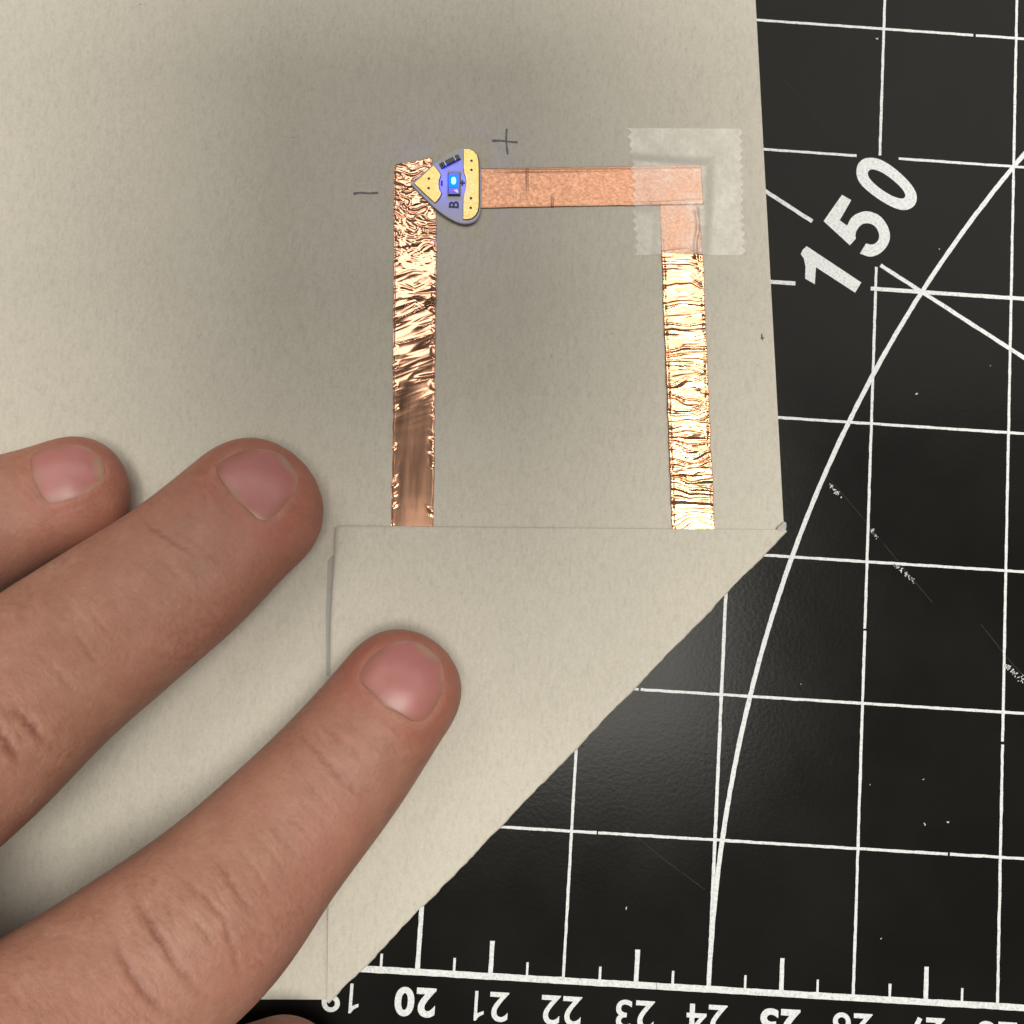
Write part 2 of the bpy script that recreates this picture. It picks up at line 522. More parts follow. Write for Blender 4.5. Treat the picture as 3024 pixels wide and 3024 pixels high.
def by_angle(p, n=72):
    p = smooth_poly(p, 3); c = (zo.max(0) + zo.min(0)) / 2
    a = np.arctan2(p[:, 1] - c[1], p[:, 0] - c[0]); r = np.linalg.norm(p - c, axis=1); o_ = np.argsort(a)
    g = np.linspace(-math.pi, math.pi, n, endpoint=False)
    rr_ = np.interp(g, a[o_], r[o_], period=2 * math.pi)
    return np.c_[c[0] + rr_ * np.cos(g), c[1] + rr_ * np.sin(g)]
qo, qi = by_angle(zo), by_angle(zi)
n_ = len(qo)
mk('printed_figure', np.c_[np.vstack([qo, qi]), np.full(2 * n_, 0.0030)], [(i, (i + 1) % n_, n_ + (i + 1) % n_, n_ + i) for i in range(n_)], M_PRINT, mat_obj)

def flecks(name, p0, p1, n, spread, size, seed, z=0.013, mat=None, parent=None):
    r = np.random.default_rng(seed); parts = []
    p0 = np.asarray(p0[:2]); p1 = np.asarray(p1[:2])
    for i in range(n):
        c = p0 + (p1 - p0) * r.random() + r.normal(0, spread, 2)
        k = 5; a = np.sort(r.random(k)) * 2 * math.pi; rad = size * (0.4 + r.random(k))
        st = np.array([1 + r.random(), 0.6]); ang = r.random() * 3
        q = np.c_[np.cos(a) * rad * st[0], np.sin(a) * rad * st[1]]
        q = np.c_[q[:, 0] * math.cos(ang) - q[:, 1] * math.sin(ang), q[:, 0] * math.sin(ang) + q[:, 1] * math.cos(ang)] + c
        parts.append((np.c_[q, np.full(k, z + 0.0006 * i)], [tuple(range(k))]))
    vv, ff = join(parts)
    return mk(name, vv, ff, mat or M_FLECK, parent or mat_obj)

flecks('scuff_mark', at(1562, 912), at(1585, 938), 26, 0.018, 0.014, 1)
flecks('scuff_mark', at(1640, 998), at(1658, 1018), 18, 0.016, 0.012, 2)
flecks('scuff_mark', at(1690, 1066), at(1722, 1098), 34, 0.020, 0.014, 3)
flecks('scuff_mark', at(1894, 1252), at(1932, 1288), 34, 0.022, 0.016, 4)
for i, (px, py) in enumerate([(1728, 743), (1652, 73), (1181, 1712), (1065, 1799), (1743, 1553), (1787, 1550), (1647, 628), (1740, 1470), (1510, 1290), (1868, 690), (1660, 1770), (1770, 470), (1640, 1480)]):
    flecks('dust_speck', at(px, py), at(px + 2, py + 1), 2, 0.004, 0.017 if i < 6 else 0.008, 20 + i)

M_CUT = plain('healed_cut', (0.010, 0.010, 0.0098), 0.8)
for i, (p, q) in enumerate([((1478, 150), (1575, 262)), ((1560, 900), (1760, 1135)), ((1850, 1180), (1932, 1275)), ((1180, 1560), (1330, 1680))]):
    a_, b_ = at(*p)[:2], at(*q)[:2]
    t_ = np.linspace(0, 1, 24)[:, None]
    pts = a_ + (b_ - a_) * t_ + np.c_[np.zeros(24), 0.02 * np.sin(t_[:, 0] * 4 + i)]
    vv, ff = ribbon(pts, 0.012, 0.0016 + 0.0002 * i, 0.002, 300 + i)
    mk('knife_cut', vv, ff, M_CUT, mat_obj)

# ------------------------------------------------------------------ folded card
T = 0.022                                   # card thickness
A = nat(2314, 1566)[:2]; Bp = nat(970, 2950)[:2]
edge_r = nat(2230, 0)[:2] - A; edge_r /= np.linalg.norm(edge_r)
fold = Bp - A; FL = np.linalg.norm(fold); fold = fold / FL
nin = np.array([fold[1], -fold[0]])         # points from the fold into the card
if nin @ (np.array([-1.6, 6.0]) - A) < 0: nin = -nin
cornerC = nat(990, 1553, 0.07)[:2]
hC = (cornerC - A) @ nin; sC = (cornerC - A) @ fold
bl = nat(735, 2949)[:2] - Bp; bl /= np.linalg.norm(bl)

def lift(s, h):
    """height of the underside of the turned-over corner above the mat"""
    t = np.clip(h / hC, 0, 1)
    base = T + 0.055 + t * sstep(sC + 0.15, sC + 1.4, s) * 0.42 * (0.75 + 0.25 * np.cos((s - sC) * 1.3)) 
    return base

def build_card():
    parts = []
    # flat sheet: a strip mesh along the fold, then the outer polygon
    P = [Bp, A, A + edge_r * 14, A + edge_r * 14 + bl * 16, Bp + bl * 12]
    vv, ff = prism(P, 0.0035, T)
    parts.append((vv, ff))
    # turned-over corner incl. the round of the fold, ragged along the crease
    ns, nh = 150, 46
    grid_t = {}; V = []; F = []
    rr = np.random.default_rng(11)
    ss = np.linspace(0, FL, ns)
    wav = (vnoise(ss * 3.0, ss * 0, 5) - 0.5) * 0.035 + (vnoise(ss * 9.0, ss * 0, 6) - 0.5) * 0.022 + (vnoise(ss * 22.0, ss * 0, 8) - 0.5) * 0.012
    wav *= sstep(0, 0.4, ss) * (1 - sstep(FL - 0.3, FL, ss))
    prof = []
    for i, s in enumerate(ss):
        # extent of the flap across this station (triangle with its corner at C)
        hmax = hC * (s / sC if s < sC else (FL - s) / (FL - sC))
        hmax = max(hmax, 0.002)
        hs = hmax * np.linspace(0, 1, nh) ** 1.15
        lo = lift(s, hs)
        und = (vnoise(s * 0.8 + 0 * hs, hs * 0.8, 21) - 0.5) * 0.02 * sstep(0.2, 1.0, hs)
        lo = lo + und
        hi = lo + T
        # bend: outside of the crease from the sheet's underside round to the top
        k = 9
        ang = np.linspace(-math.pi / 2, math.pi / 2, k)
        r = (hi[0] - 0.0035) / 2; zc = (hi[0] + 0.0035) / 2
        out = -(0.010 + 0.030 * np.cos(ang)) + wav[i] * np.cos(ang) * 0.8
        bend = [(o, zc + r * math.sin(a)) for o, a in zip(out, ang)]
        top = [(h, z) for h, z in zip(hs, hi)]
        bot = [(h, z) for h, z in zip(hs[::-1], lo[::-1])]
        pr = bend + top + bot
        for h, z in pr:
            q = A + fold * s + nin * h
            V.append((q[0], q[1], z))
    m_ = len(pr)
    for i in range(ns - 1):
        for j in range(m_ - 1):
            a = i * m_ + j
            F.append((a, a + m_, a + m_ + 1, a + 1))
    F = [q[::-1] for q in F]
    return parts, (np.array(V), F)

sheet_parts, flap_part = build_card()
paper = mk('folded_card', *join(sheet_parts), M_PAPER, origin=(0, 8, 0))
tag(paper, 'large warm grey card sheet with its lower right corner folded over', 'paper')
flap = mk('folded_corner', *flap_part, M_PAPER, paper, smooth=True)
flap['label'] = 'turned-over triangular corner of the card'
ZP = T                                      # top of the card

# worn tip of the fold
tip = [at(*p)[:2] for p in ((1462, 997), (1470, 991), (1477, 984), (1480, 990), (1479, 1000), (1472, 1004), (1464, 1003))]
vv, ff = prism(smooth_poly(tip, 1), T + 0.078, T + 0.0795)
mk('worn_tip', vv, ff, M_WEAR, paper)

def pencil(pts, w, seed, z):
    pts = catmull(np.array([at(*p)[:2] for p in pts]), 40)
    r = np.random.default_rng(seed)
    ww = w * (0.75 + 0.5 * vnoise(np.linspace(0, 9, 40), np.zeros(40), seed))
    ww[0] *= 0.4; ww[-1] *= 0.5
    d = np.gradient(pts, axis=0); d /= np.linalg.norm(d, axis=1)[:, None]; n = np.c_[-d[:, 1], d[:, 0]]
    L = pts + n * ww[:, None] / 2; R = pts - n * ww[:, None] / 2
    vv = np.vstack([np.c_[L, np.full(40, z)], np.c_[R, np.full(40, z)]])
    return vv, [(i, 40 + i, 41 + i, i + 1) for i in range(39)]
for nm, strokes in (('pencil_minus_sign', [((667, 367), (680, 365), (697, 366), (714, 365))]),
                    ('pencil_plus_sign', [((928, 267), (945, 267), (962, 269), (977, 270)), ((956, 244), (955, 262), (956, 278), (958, 293))])):
    vv, ff = join([pencil(s, 0.037 if i == 0 else 0.030, 40 + i, ZP + 0.0012 + 0.0006 * i) for i, s in enumerate(strokes)])
    mk(nm, vv, ff, M_GRAPHITE, paper)
for i, (px, py, sz) in enumerate([(1437, 638, 0.030), (1039, 673, 0.010), (265, 11, 0.012), (552, 262, 0.008), (1153, 631, 0.009)]):
    flecks('paper_speck', at(px, py), at(px + 2, py - 2), 3, 0.006, sz, 60 + i, ZP + 0.001, M_SPECK, paper)

# ------------------------------------------------------------------ copper tapes
def tape_grid(left, right, nu, nv, zfun, zbase, skirt):
    """strip between two px edge polylines; zfun(u 0..1, v cm along) -> relief"""
    L = catmull(np.array([at(*p, zbase)[:2] for p in left]), nv)
    R = catmull(np.array([at(*p, zbase)[:2] for p in right]), nv)
    mid = (L + R) / 2
    vlen = np.r_[0, np.cumsum(np.linalg.norm(np.diff(mid, axis=0), axis=1))]
    u = np.linspace(0, 1, nu)
    U, Vv = np.meshgrid(u, vlen)
    rel, ox = zfun(U, Vv, vlen[-1])
    P = L[:, None, :] * (1 - U[..., None]) + R[:, None, :] * U[..., None]
    side = (R - L) / np.linalg.norm(R - L, axis=1)[:, None]
    P = P + side[:, None, :] * ox[..., None]
    Z = zbase + rel
    V = np.concatenate([P, Z[..., None]], 2)
    lo = V.copy()
    V = V.reshape(-1, 3)
    F = []
    for i in range(nv - 1):
        for j in range(nu - 1):
            a = i * nu + j
            F.append((a, a + 1, a + nu + 1, a + nu))
    # skirt round the rim down to the card
    rim = [j for j in range(nu)] + [i * nu + nu - 1 for i in range(1, nv)] + [(nv - 1) * nu + j for j in range(nu - 2, -1, -1)] + [i * nu for i in range(nv - 2, 0, -1)]
    n0 = len(V)
    V = np.vstack([V, np.c_[V[rim][:, :2], np.full(len(rim), skirt)]])
    for k in range(len(rim)):
        k2 = (k + 1) % len(rim)
        F.append((rim[k], rim[k2], n0 + k2, n0 + k))
    if V[1][0] != V[0][0]:
        a, b, c = V[F[0][0]], V[F[0][1]], V[F[0][2]]
        if np.cross(b - a, c - a)[2] < 0: F = [q[::-1] for q in F]
    return V, F

def ridged(x, y, seed):
    return 1 - np.abs(2 * vnoise(x, y, seed) - 1)

def relief_left(U, V, Ltot):
    w = 0.58; X = U * w; Y = V * 1.42; Ltot = Ltot * 1.42
    edge = np.minimum(U, 1 - U)
    # crumpled head
    wx = (vnoise(X * 4, Y * 4, 31) - .5) * .35; wy = (vnoise(X * 4, Y * 4, 32) - .5) * .35
    a = ridged((X + wx) * 6.0 + Y * 2.5, (Y + wy) * 9.0 - X * 5, 33) ** 2 * 0.022 + ridged((X + wx) * 9.0 + Y * 6, (Y + wy) * 21.0 - X * 9, 34) ** 2 * 0.011 + ridged(X * 20 + Y * 9, Y * 34 - X * 12, 49) * 0.0035
    mA = 1 - sstep(1.2, 2.7, Y)
    # cross pleats, fan from a pinch at 1.75 and 3.05
    def pinch(c, s):
        return np.exp(-((Y - c) / s) ** 2) * ridged(X * 2.0, (Y - c) * 16 / (0.5 + np.abs(U - .5) * 1.6), 35) * 0.022
    b = 0.6 * pinch(1.75, 0.22) + 0.8 * pinch(2.85, 0.20)
    # diagonal creases
    D = Y + X * 0.55
    c = (ridged(X * 1.5, D * 5.5, 36) ** 2 * 0.014 + ridged(X * 3, D * 11, 37) * 0.005 + vnoise(X * 2.5, Y * 2.2, 42) * 0.030)
    mC = sstep(1.3, 2.8, Y) * (1 - sstep(3.8, 5.9, Y))
    c2 = (ridged(X * 2.5, D * 6, 41) ** 2) * 0.009 * sstep(1.9, 2.1, Y) * (1 - sstep(2.5, 2.9, Y)) * sstep(0.34, 0.05, edge)
    # smooth tail with nicked rims
    nick = (vnoise(U * 3, Y * 9 + U * 4, 38) * (U < .5) + vnoise(U * 3, Y * 10 - U * 5, 39) * (U >= .5))
    e = sstep(0.50, 0.95, nick) * sstep(0.24, 0.0, edge) ** 2 * 0.030
    e = e + vnoise(X * 2.2, Y * 1.2, 44) * 0.006 * sstep(4.0, 4.6, Y) + 0.0009 * vnoise(X * 1.5, Y * 5, 45)
    # one sharp fold line near 4.55
    fl = np.exp(-((Y - 4.52 + 0.10 * (U - 1)) / 0.035) ** 2) * sstep(0.45, 0.85, U) * 0.030 + np.exp(-((Y - 5.0 + .3 * (1 - U)) / 0.16) ** 2) * 0.012 * sstep(.3, .9, U)
    rim = -0.012 * sstep(0.05, 0.0, edge)
    z = a * mA + b + c * mC + c2 + e * sstep(1.2, 2.2, Y) + fl + rim + 0.008
    tailflat = 1 - sstep(Ltot - 0.98, Ltot - 0.80, Y)
    z = z * (0.25 + 0.75 * tailflat)
    ox = (vnoise(U * 0, Y * 5, 46) - .5) * 0.012
    return np.clip(z, 0.001, 0.06), ox

left_L = [(745, 312), (743, 400), (744, 500), (743, 600), (742, 700), (741, 800), (739, 900), (738, 992), (737, 1090)]
left_R = [(814, 299), (822, 400), (823, 500), (822, 600), (821, 700), (820, 800), (819, 900), (818, 992), (817, 1090)]
v, f = tape_grid(left_L, left_R, 52, 640, relief_left, ZP + 0.003, ZP + 0.0008)
o = mk('copper_tape', v, f, M_COPPER_SHINY, smooth=True)
tag(o, 'long copper foil strip under the pointed end of the lit chip, crumpled at its top', 'copper tape', 'copper tape strips')

def relief_right(U, V, Ltot):
    w = 0.58; X = U * w; Y = V * 1.42; Ltot = Ltot * 1.42
    edge = np.minimum(U, 1 - U)
    wy = (vnoise(X * 3.2, Y * 3.2, 51) - .5) * 0.22 + (vnoise(X * 7, Y * 4, 52) - .5) * 0.03
    p = ridged(X * 1.0, (Y + wy) * 9.5, 53) ** 1.6 * 0.022 + ridged(X * 2.0, (Y + wy) * 18, 54) ** 1.5 * 0.009
    p = p + ridged(X * 2.5, (Y - wy) * 31, 58) * 0.004
    amp = 0.25 + 0.9 * vnoise(X * 0.5, Y * 1.1, 55)
    m0 = sstep(1.45, 1.70, Y)              # smooth under the clear tape, pleated below
    z = p * amp * m0 * 1.55
    # pinch near the bottom
    cY = 6.15
    z = z + np.exp(-((Y - cY - 0.18 * np.abs(U - .7)) / 0.05) ** 2) * 0.028
    q = sstep(0.10, 0.0, edge) * (vnoise(U * 3, Y * 14, 56)) * 0.020 * sstep(0.9, 1.4, Y)
    # long blister by the right rim under the clear tape
    bl_ = np.exp(-((U - 0.88 + 0.05 * np.sin(Y * 5)) / 0.05) ** 2) * 0.020 * sstep(0.5, 0.8, Y) * (1 - sstep(1.6, 2.2, Y))
    z = z + q + bl_ + 0.006 - 0.006 * sstep(0.05, 0.0, edge)
    z = z * (0.30 + 0.70 * (1 - sstep(Ltot - 1.0, Ltot - 0.85, Y)))
    ox = (vnoise(U * 0, Y * 6, 57) - .5) * 0.012
    return np.clip(z, 0.001, 0.06), ox

right_L = [(1242, 335), (1245, 400), (1249, 500), (1252, 600), (1256, 700), (1260, 800), (1264, 900), (1268, 1000), (1272, 1095)]
right_R = [(1318, 335), (1321, 400), (1326, 500), (1330, 600), (1334, 700), (1338, 800), (1343, 900), (1348, 1000), (1352, 1095)]
v, f = tape_grid(right_L, right_R, 52, 760, relief_right, ZP + 0.003, ZP + 0.0008)
o = mk('copper_tape', v, f, M_COPPER_CRINKLE, smooth=True)
o.data.materials.append(M_COPPER_SATIN)                 # rubbed dull where the clear tape was pressed on
y_dull = at(1290, 481, ZP)[1]
for p in o.data.polygons:
    if v[p.vertices[0]][1] > y_dull: p.material_index = 1
tag(o, 'copper foil strip on the right, wrinkled crosswise, running down to the folded corner', 'copper tape', 'copper tape strips')

def relief_top(U, V, Ltot):
    X = U * 0.56; Y = V
    edge = np.minimum(U, 1 - U)
    z = vnoise(X * 3, Y * 3, 61) * 0.005 + 0.004
    for c, a in ((0.95, 0.016), (1.32, 0.016)):
        z = z + np.exp(-((Y - c) / 0.011) ** 2) * a * (sstep(.5, .9, U) if c > 1.2 else sstep(-.2, 1, 1.1 - U))
    z = z + np.exp(-((U - 0.07 - 0.012 * Y) / 0.025) ** 2) * 0.009 * sstep(0.2, 0.9, Y) + np.exp(-((U - 0.93 + .02 * np.sin(Y * 4)) / 0.02) ** 2) * 0.010 * sstep(2.1, 2.7, Y)
    # step up over the right-hand strip
    z = z + 0.013 * sstep(2.62, 2.80, Y)
    z = z - 0.004 * sstep(0.04, 0.0, edge)
    return z, (vnoise(U * 0, Y * 4, 62) - .5) * 0.006
top_L = [(872, 318), (905, 318), (1000, 317), (1100, 315), (1200, 314), (1322, 312)]
top_R = [(872, 394), (905, 393), (1000, 391), (1100, 389), (1200, 388), (1327, 386)]
v, f = tape_grid(top_L, top_R, 40, 330, relief_top, ZP + 0.010, ZP + 0.0008)
o = mk('copper_tape', v, f, M_COPPER_SATIN, smooth=True)
tag(o, 'short smooth satin copper strip running level from the chip to the clear tape', 'copper tape', 'copper tape strips')

# ------------------------------------------------------------------ clear tape over the joint
def clear_tape(name, left, right, nv, zfun, seed, zig=0.028):
    """sheet between two serrated ends; left/right are (top, bottom) px"""
    nz = 15
    L = np.linspace(at(*left[0], ZP)[:2], at(*left[1], ZP)[:2], 2 * nz + 1)
    R = np.linspace(at(*right[0], ZP)[:2], at(*right[1], ZP)[:2], 2 * nz + 1)
    r = np.random.default_rng(seed)
    d = R - L; d /= np.linalg.norm(d, axis=1)[:, None]
    zz = np.where(np.arange(2 * nz + 1) % 2 == 0, -1, 1) * zig
    L = L + d * (zz * (0.5 + r.random(2 * nz + 1)))[:, None]; R = R + d * (zz * (0.5 + r.random(2 * nz + 1)))[:, None]
    rep = 3                                  # points per half tooth
    t = np.linspace(0, 2 * nz, 2 * nz * rep + 1)
    Lf = np.c_[np.interp(t, np.arange(2 * nz + 1), L[:, 0]), np.interp(t, np.arange(2 * nz + 1), L[:, 1])]
    Rf = np.c_[np.interp(t, np.arange(2 * nz + 1), R[:, 0]), np.interp(t, np.arange(2 * nz + 1), R[:, 1])]
    V = []; F = []; n = len(t)
    us = np.linspace(0, 1, nv)
    for i in range(n):
        for u in us:
            p = Lf[i] * (1 - u) + Rf[i] * u
            V.append((p[0], p[1], zfun(p[0], p[1])))
    V = np.array(V)
    top = len(V)
    V = np.vstack([V, V - [0, 0, 0.0016]])
    for i in range(n - 1):
        for j in range(nv - 1):
            a = i * nv + j
            F.append((a + nv, a + nv + 1, a + 1, a))
    return V[:top], F

ctx0 = at(1318, 312, ZP)[:2]; ctx1 = at(1327, 386, ZP)[:2]
def film_z(x, y):
    # drapes over the copper cross: high on the strips, falling to the card within about a millimetre
    a = at(1256, 388, ZP); b = at(1325, 388, ZP)
    top_y0 = at(1250, 387, ZP)[1]; top_y1 = at(1250, 314, ZP)[1]; top_x1 = at(1325, 350, ZP)[0]
    vx0 = at(1246, 430, ZP)[0]; vx1 = at(1324, 430, ZP)[0]
    d1 = max(top_y0 - y, y - top_y1, x - top_x1, 0.0)
    d2 = max(vx0 - x, x - vx1, y - top_y1, 0.0)
    h1 = 0.052 * (1 - sstep(0.0, 0.24, d1)) ** 1.5; h2 = 0.040 * (1 - sstep(0.0, 0.20, d2)) ** 1.5
    return ZP + 0.003 + max(float(h1), float(h2)) + 0.002 * float(vnoise(x * 9, y * 9, 71))
v, f = clear_tape('clear_tape', ((1187, 242), (1202, 481)), ((1397, 243), (1403, 481)), 90, film_z, 5)
o = mk('clear_tape', v, f, M_FILM, smooth=True)
tag(o, 'square of matte translucent tape with zigzag ends over the corner of the copper strips', 'clear tape')

# sliver of tape peeking from under the turned-over corner, darkened for the gap's shade
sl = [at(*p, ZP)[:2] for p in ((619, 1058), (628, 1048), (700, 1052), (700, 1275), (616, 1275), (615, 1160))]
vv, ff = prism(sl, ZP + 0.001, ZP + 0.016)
M_SLIVER = plain('gap_shaded_tape', (0.31, 0.30, 0.27), 0.45, 0, 0.5, 600, 0.12)
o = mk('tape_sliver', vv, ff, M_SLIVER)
tag(o, 'thin edge of tape, coloured darker for the shaded gap, peeking out from under the folded corner', 'tape')

# ------------------------------------------------------------------ LED chip sticker
k8 = 240 / 1783.0
def c8(x, y): return nat(1200 + x * k8, 420 + y * k8, ZB)[:2]
ZB = ZP + 0.030
chip = empty('led_chip', np.r_[nat(1200 + 1000 * k8, 420 + 950 * k8, ZB)[:2], ZP])
tag(chip, 'small shield-shaped circuit sticker with gold pads and a lit blue light', 'LED chip')
outline = [(92, 935), (350, 690), (600, 490), (850, 300), (1040, 185), (1200, 138), (1350, 145), (1480, 210), (1575, 320), (1618, 460), (1640, 700), (1642, 1050), (1640, 1400), (1615, 1590), (1550, 1720), (1440, 1790), (1300, 1815), (1150, 1790), (950, 1700), (700, 1530), (500, 1350), (300, 1150)]
pl = [c8(*p) for p in outline]
pl = np.array(pl)
pl = np.vstack([pl[:1] + (pl[1] - pl[0]) * .06, smooth_poly(pl, 2)[6:-2], pl[:1] + (pl[-1] - pl[0]) * .06])
v, f = prism(pl, ZB, ZB + 0.030, 0.009)
mk('flexible_board', v, f, M_BOARD, chip)
ZT = ZB + 0.030
pad_r = [(1262, 172), (1380, 175), (1480, 220), (1550, 300), (1582, 430), (1588, 600), (1590, 1000), (1588, 1400), (1570, 1520), (1520, 1620), (1430, 1690), (1330, 1708), (1252, 1705), (1250, 1550), (1250, 1380), (1258, 1210), (1300, 1050), (1318, 900), (1300, 780), (1268, 690), (1256, 560), (1260, 350)]
pad_l = [(178, 922), (390, 728), (600, 533), (660, 595), (715, 665), (757, 745), (715, 850), (708, 960), (735, 1080), (770, 1140), (735, 1225), (690, 1290), (628, 1345), (400, 1140)]
for poly in (pad_r, pad_l):
    q = np.array([c8(*p) for p in poly])
    a = 0.5 * np.sum(q[:, 0] * np.roll(q[:, 1], -1) - np.roll(q[:, 0], -1) * q[:, 1])
    if a < 0: q = q[::-1]
    v, f = prism(inset(q, -0.010) + np.array([0.004, -0.006]), ZT - 0.004, ZT + 0.0012)
    mk('pad_shade_border', v, f, M_PAD_SHADE, chip)  # dark offset outline paints the shadow and gap along the pad edges
    v, f = prism(q, ZT - 0.003, ZT + 0.005, 0.002)
    mk('gold_pad', v, f, M_GOLD, chip)
for x, y in ((1430, 430), (1430, 630), (1420, 1250), (1415, 1460), (497, 820), (492, 1030)):
    c = c8(x, y)
    a = np.linspace(0, 2 * math.pi, 16, endpoint=False)
    v, f = prism(np.c_[c[0] + 0.020 * np.cos(a), c[1] + 0.020 * np.sin(a)], ZT + 0.004, ZT + 0.0062)
    mk('via', v, f, M_VIA, chip)
# resistor: ceramic block with two metal ends
def rot_rect(cx, cy, L, Wd, ang):
    ca, sa = math.cos(ang), math.sin(ang)
    return [(cx + a * L / 2 * ca - b * Wd / 2 * sa, cy + a * L / 2 * sa + b * Wd / 2 * ca) for a, b in ((-1, -1), (1, -1), (1, 1), (-1, 1))]
p0 = c8(795, 540); p1 = c8(1125, 370)
rc = (p0 + p1) / 2; ra = math.atan2(*(p1 - p0)[::-1]); rl = np.linalg.norm(p1 - p0)
res = mk('resistor', *prism(rot_rect(*rc, rl * 1.02, 0.072, ra), ZT - 0.004, ZT + 0.045, 0.006), M_RESISTOR, chip)
dr = np.array([math.cos(ra), math.sin(ra)])
for s in (-1, 1):
    c = rc + dr * s * rl * 0.32
    mk('metal_band', *prism(rot_rect(*c, 0.016, 0.075, ra), ZT - 0.003, ZT + 0.0468, 0.004), M_SOLDER, res)
    c = rc + dr * s * rl * 0.56
    mk('solder_end', *prism(rot_rect(*c, 0.035, 0.085, ra), ZT - 0.003, ZT + 0.020, 0.008), M_RESISTOR, res)
# LED package with its glowing window
def rect8(x0, y0, x1, y1): return [c8(x0, y1), c8(x1, y1), c8(x1, y0), c8(x0, y0)]
pk = mk('led_package', *prism(rect8(918, 700, 1185, 1192), ZT - 0.004, ZT + 0.040, 0.012), M_PACKAGE, chip)
lens = [(950, 765), (1125, 765), (1140, 785), (1140, 1010), (1125, 1030), (950, 1030), (935, 1010), (935, 785)]
mk('glowing_lens', *prism([c8(*p) for p in lens], ZT + 0.030, ZT + 0.058, 0.008), M_LED, pk)
mk('glowing_die', *prism(smooth_poly(np.array(rect8(985, 815, 1100, 985)), 3), ZT + 0.050, ZT + 0.0595, 0.004), M_LEDCORE, pk)
mk('package_glint', *prism([c8(*p) for p in ((1040, 1095), (1120, 1075), (1150, 1150), (1105, 1145))], ZT + 0.038, ZT + 0.0425), M_SOLDER, pk)  # bright piece standing in for the highlight on the package
mk('minus_sign', *prism(rect8(758, 858, 800, 982), ZT - 0.002, ZT + 0.0015), M_INK, chip)
mk('plus_sign', *join([prism(rect8(1170, 893, 1290, 937), ZT - 0.002, ZT + 0.0015), prism(rect8(1210, 850, 1252, 980), ZT - 0.002, ZT + 0.0021)]), M_INK, chip)
put_text('letter_b', 'B', c8(1045, 1388), 0.2, 90, ZT + 0.0015, M_INK, chip, 0.03, height=0.148)
lp = bpy.data.lights.new('led_glow', 'POINT'); lp.energy = 0.0014; lp.color = (0.01, 0.03, 1.0); lp.shadow_soft_size = 0.0006
lo = bpy.data.objects.new('led_glow', lp); lo.location = np.r_[c8(1040, 900), ZT + 0.11] * S
COL.objects.link(lo)

# ------------------------------------------------------------------ hand
class Finger:
    """tapered tube lofted through stations (left px, right px, z of the axis, half thickness)"""
    def __init__(self, st, tipfrac=1.0, n=260):
        C = []; W = []
        for (l, r, z, h) in st:
            a = at(*l, z); b = at(*r, z)
            C.append((a + b) / 2); W.append((np.linalg.norm(b - a) / 2, h))
        data = np.c_[np.array(C), np.array(W)]
        d = catmull(data, n)
        seg = np.r_[0, np.cumsum(np.linalg.norm(np.diff(d[:, :3], axis=0), axis=1))]
        s = np.linspace(0, seg[-1], n)
        d = np.stack([np.interp(s, seg, d[:, k]) for k in range(5)], 1)
        self.s = s; self.C = d[:, :3]; self.w = d[:, 3].copy(); self.h = d[:, 4].copy()
        self.T = np.gradient(self.C, axis=0); self.T /= np.linalg.norm(self.T, axis=1)[:, None]
        up = np.array([0, 0, 1.0])
        self.Sd = np.cross(self.T, up); self.Sd /= np.linalg.norm(self.Sd, axis=1)[:, None]
        self.U = np.cross(self.Sd, self.T)
        # rounded tip over the first self.r centimetres
        self.r = self.w[0] * tipfrac
        q = np.clip(1 - s / self.r, 0, 1)
        prof = np.sqrt(np.clip(1 - q ** 2.15, 0, 1))
        self.w *= prof; self.h *= np.sqrt(np.clip(1 - q ** 2.6, 0, 1))
    def ring(self, i, th):
        c, s_ = np.cos(th), np.sin(th)
        e = 2 / 2.25
        x = np.sign(c) * np.abs(c) ** e; y = np.sign(s_) * np.abs(s_) ** e
        y = np.where(y < 0, y * 0.94, y)
        return self.C[i] + self.Sd[i] * (self.w[i] * x)[:, None] + self.U[i] * (self.h[i] * y)[:, None]
    def mesh(self, nt=40):
        th = np.linspace(0, 2 * math.pi, nt, endpoint=False)
        idx = [i for i in range(1, len(self.s), 3)]
        V = np.vstack([self.ring(i, th) for i in idx] + [self.C[:1], self.C[-1:]])
        F = []
        for k in range(len(idx) - 1):
            for j in range(nt):
                a = k * nt + j; b = k * nt + (j + 1) % nt
                F.append((a, b, b + nt, a + nt))
        n0 = len(idx) * nt
        for j in range(nt):
            F.append((n0, (j + 1) % nt, j)); F.append((n0 + 1, n0 - nt + j, n0 - nt + (j + 1) % nt))
        return V, F
    def local(self, P):
        """for points P: arc length along the finger, side coordinate -1..1, up coordinate, distance ratio"""
        step = 4
        Cs = self.C[::step]
        best = np.full(len(P), 1e9); bi = np.zeros(len(P), int)
        for k in range(len(Cs)):
            d = ((P - Cs[k]) ** 2).sum(1); m_ = d < best
            best[m_] = d[m_]; bi[m_] = k
        i = bi * step
        rel = P - self.C[i]
        along = (rel * self.T[i]).sum(1)
        wf = np.maximum(self.w[i], 0.3)
        return self.s[i] + along, (rel * self.Sd[i]).sum(1), (rel * self.U[i]).sum(1), np.sqrt(best) / np.maximum(np.maximum(self.w[i], self.h[i]), self.r * 0.6)

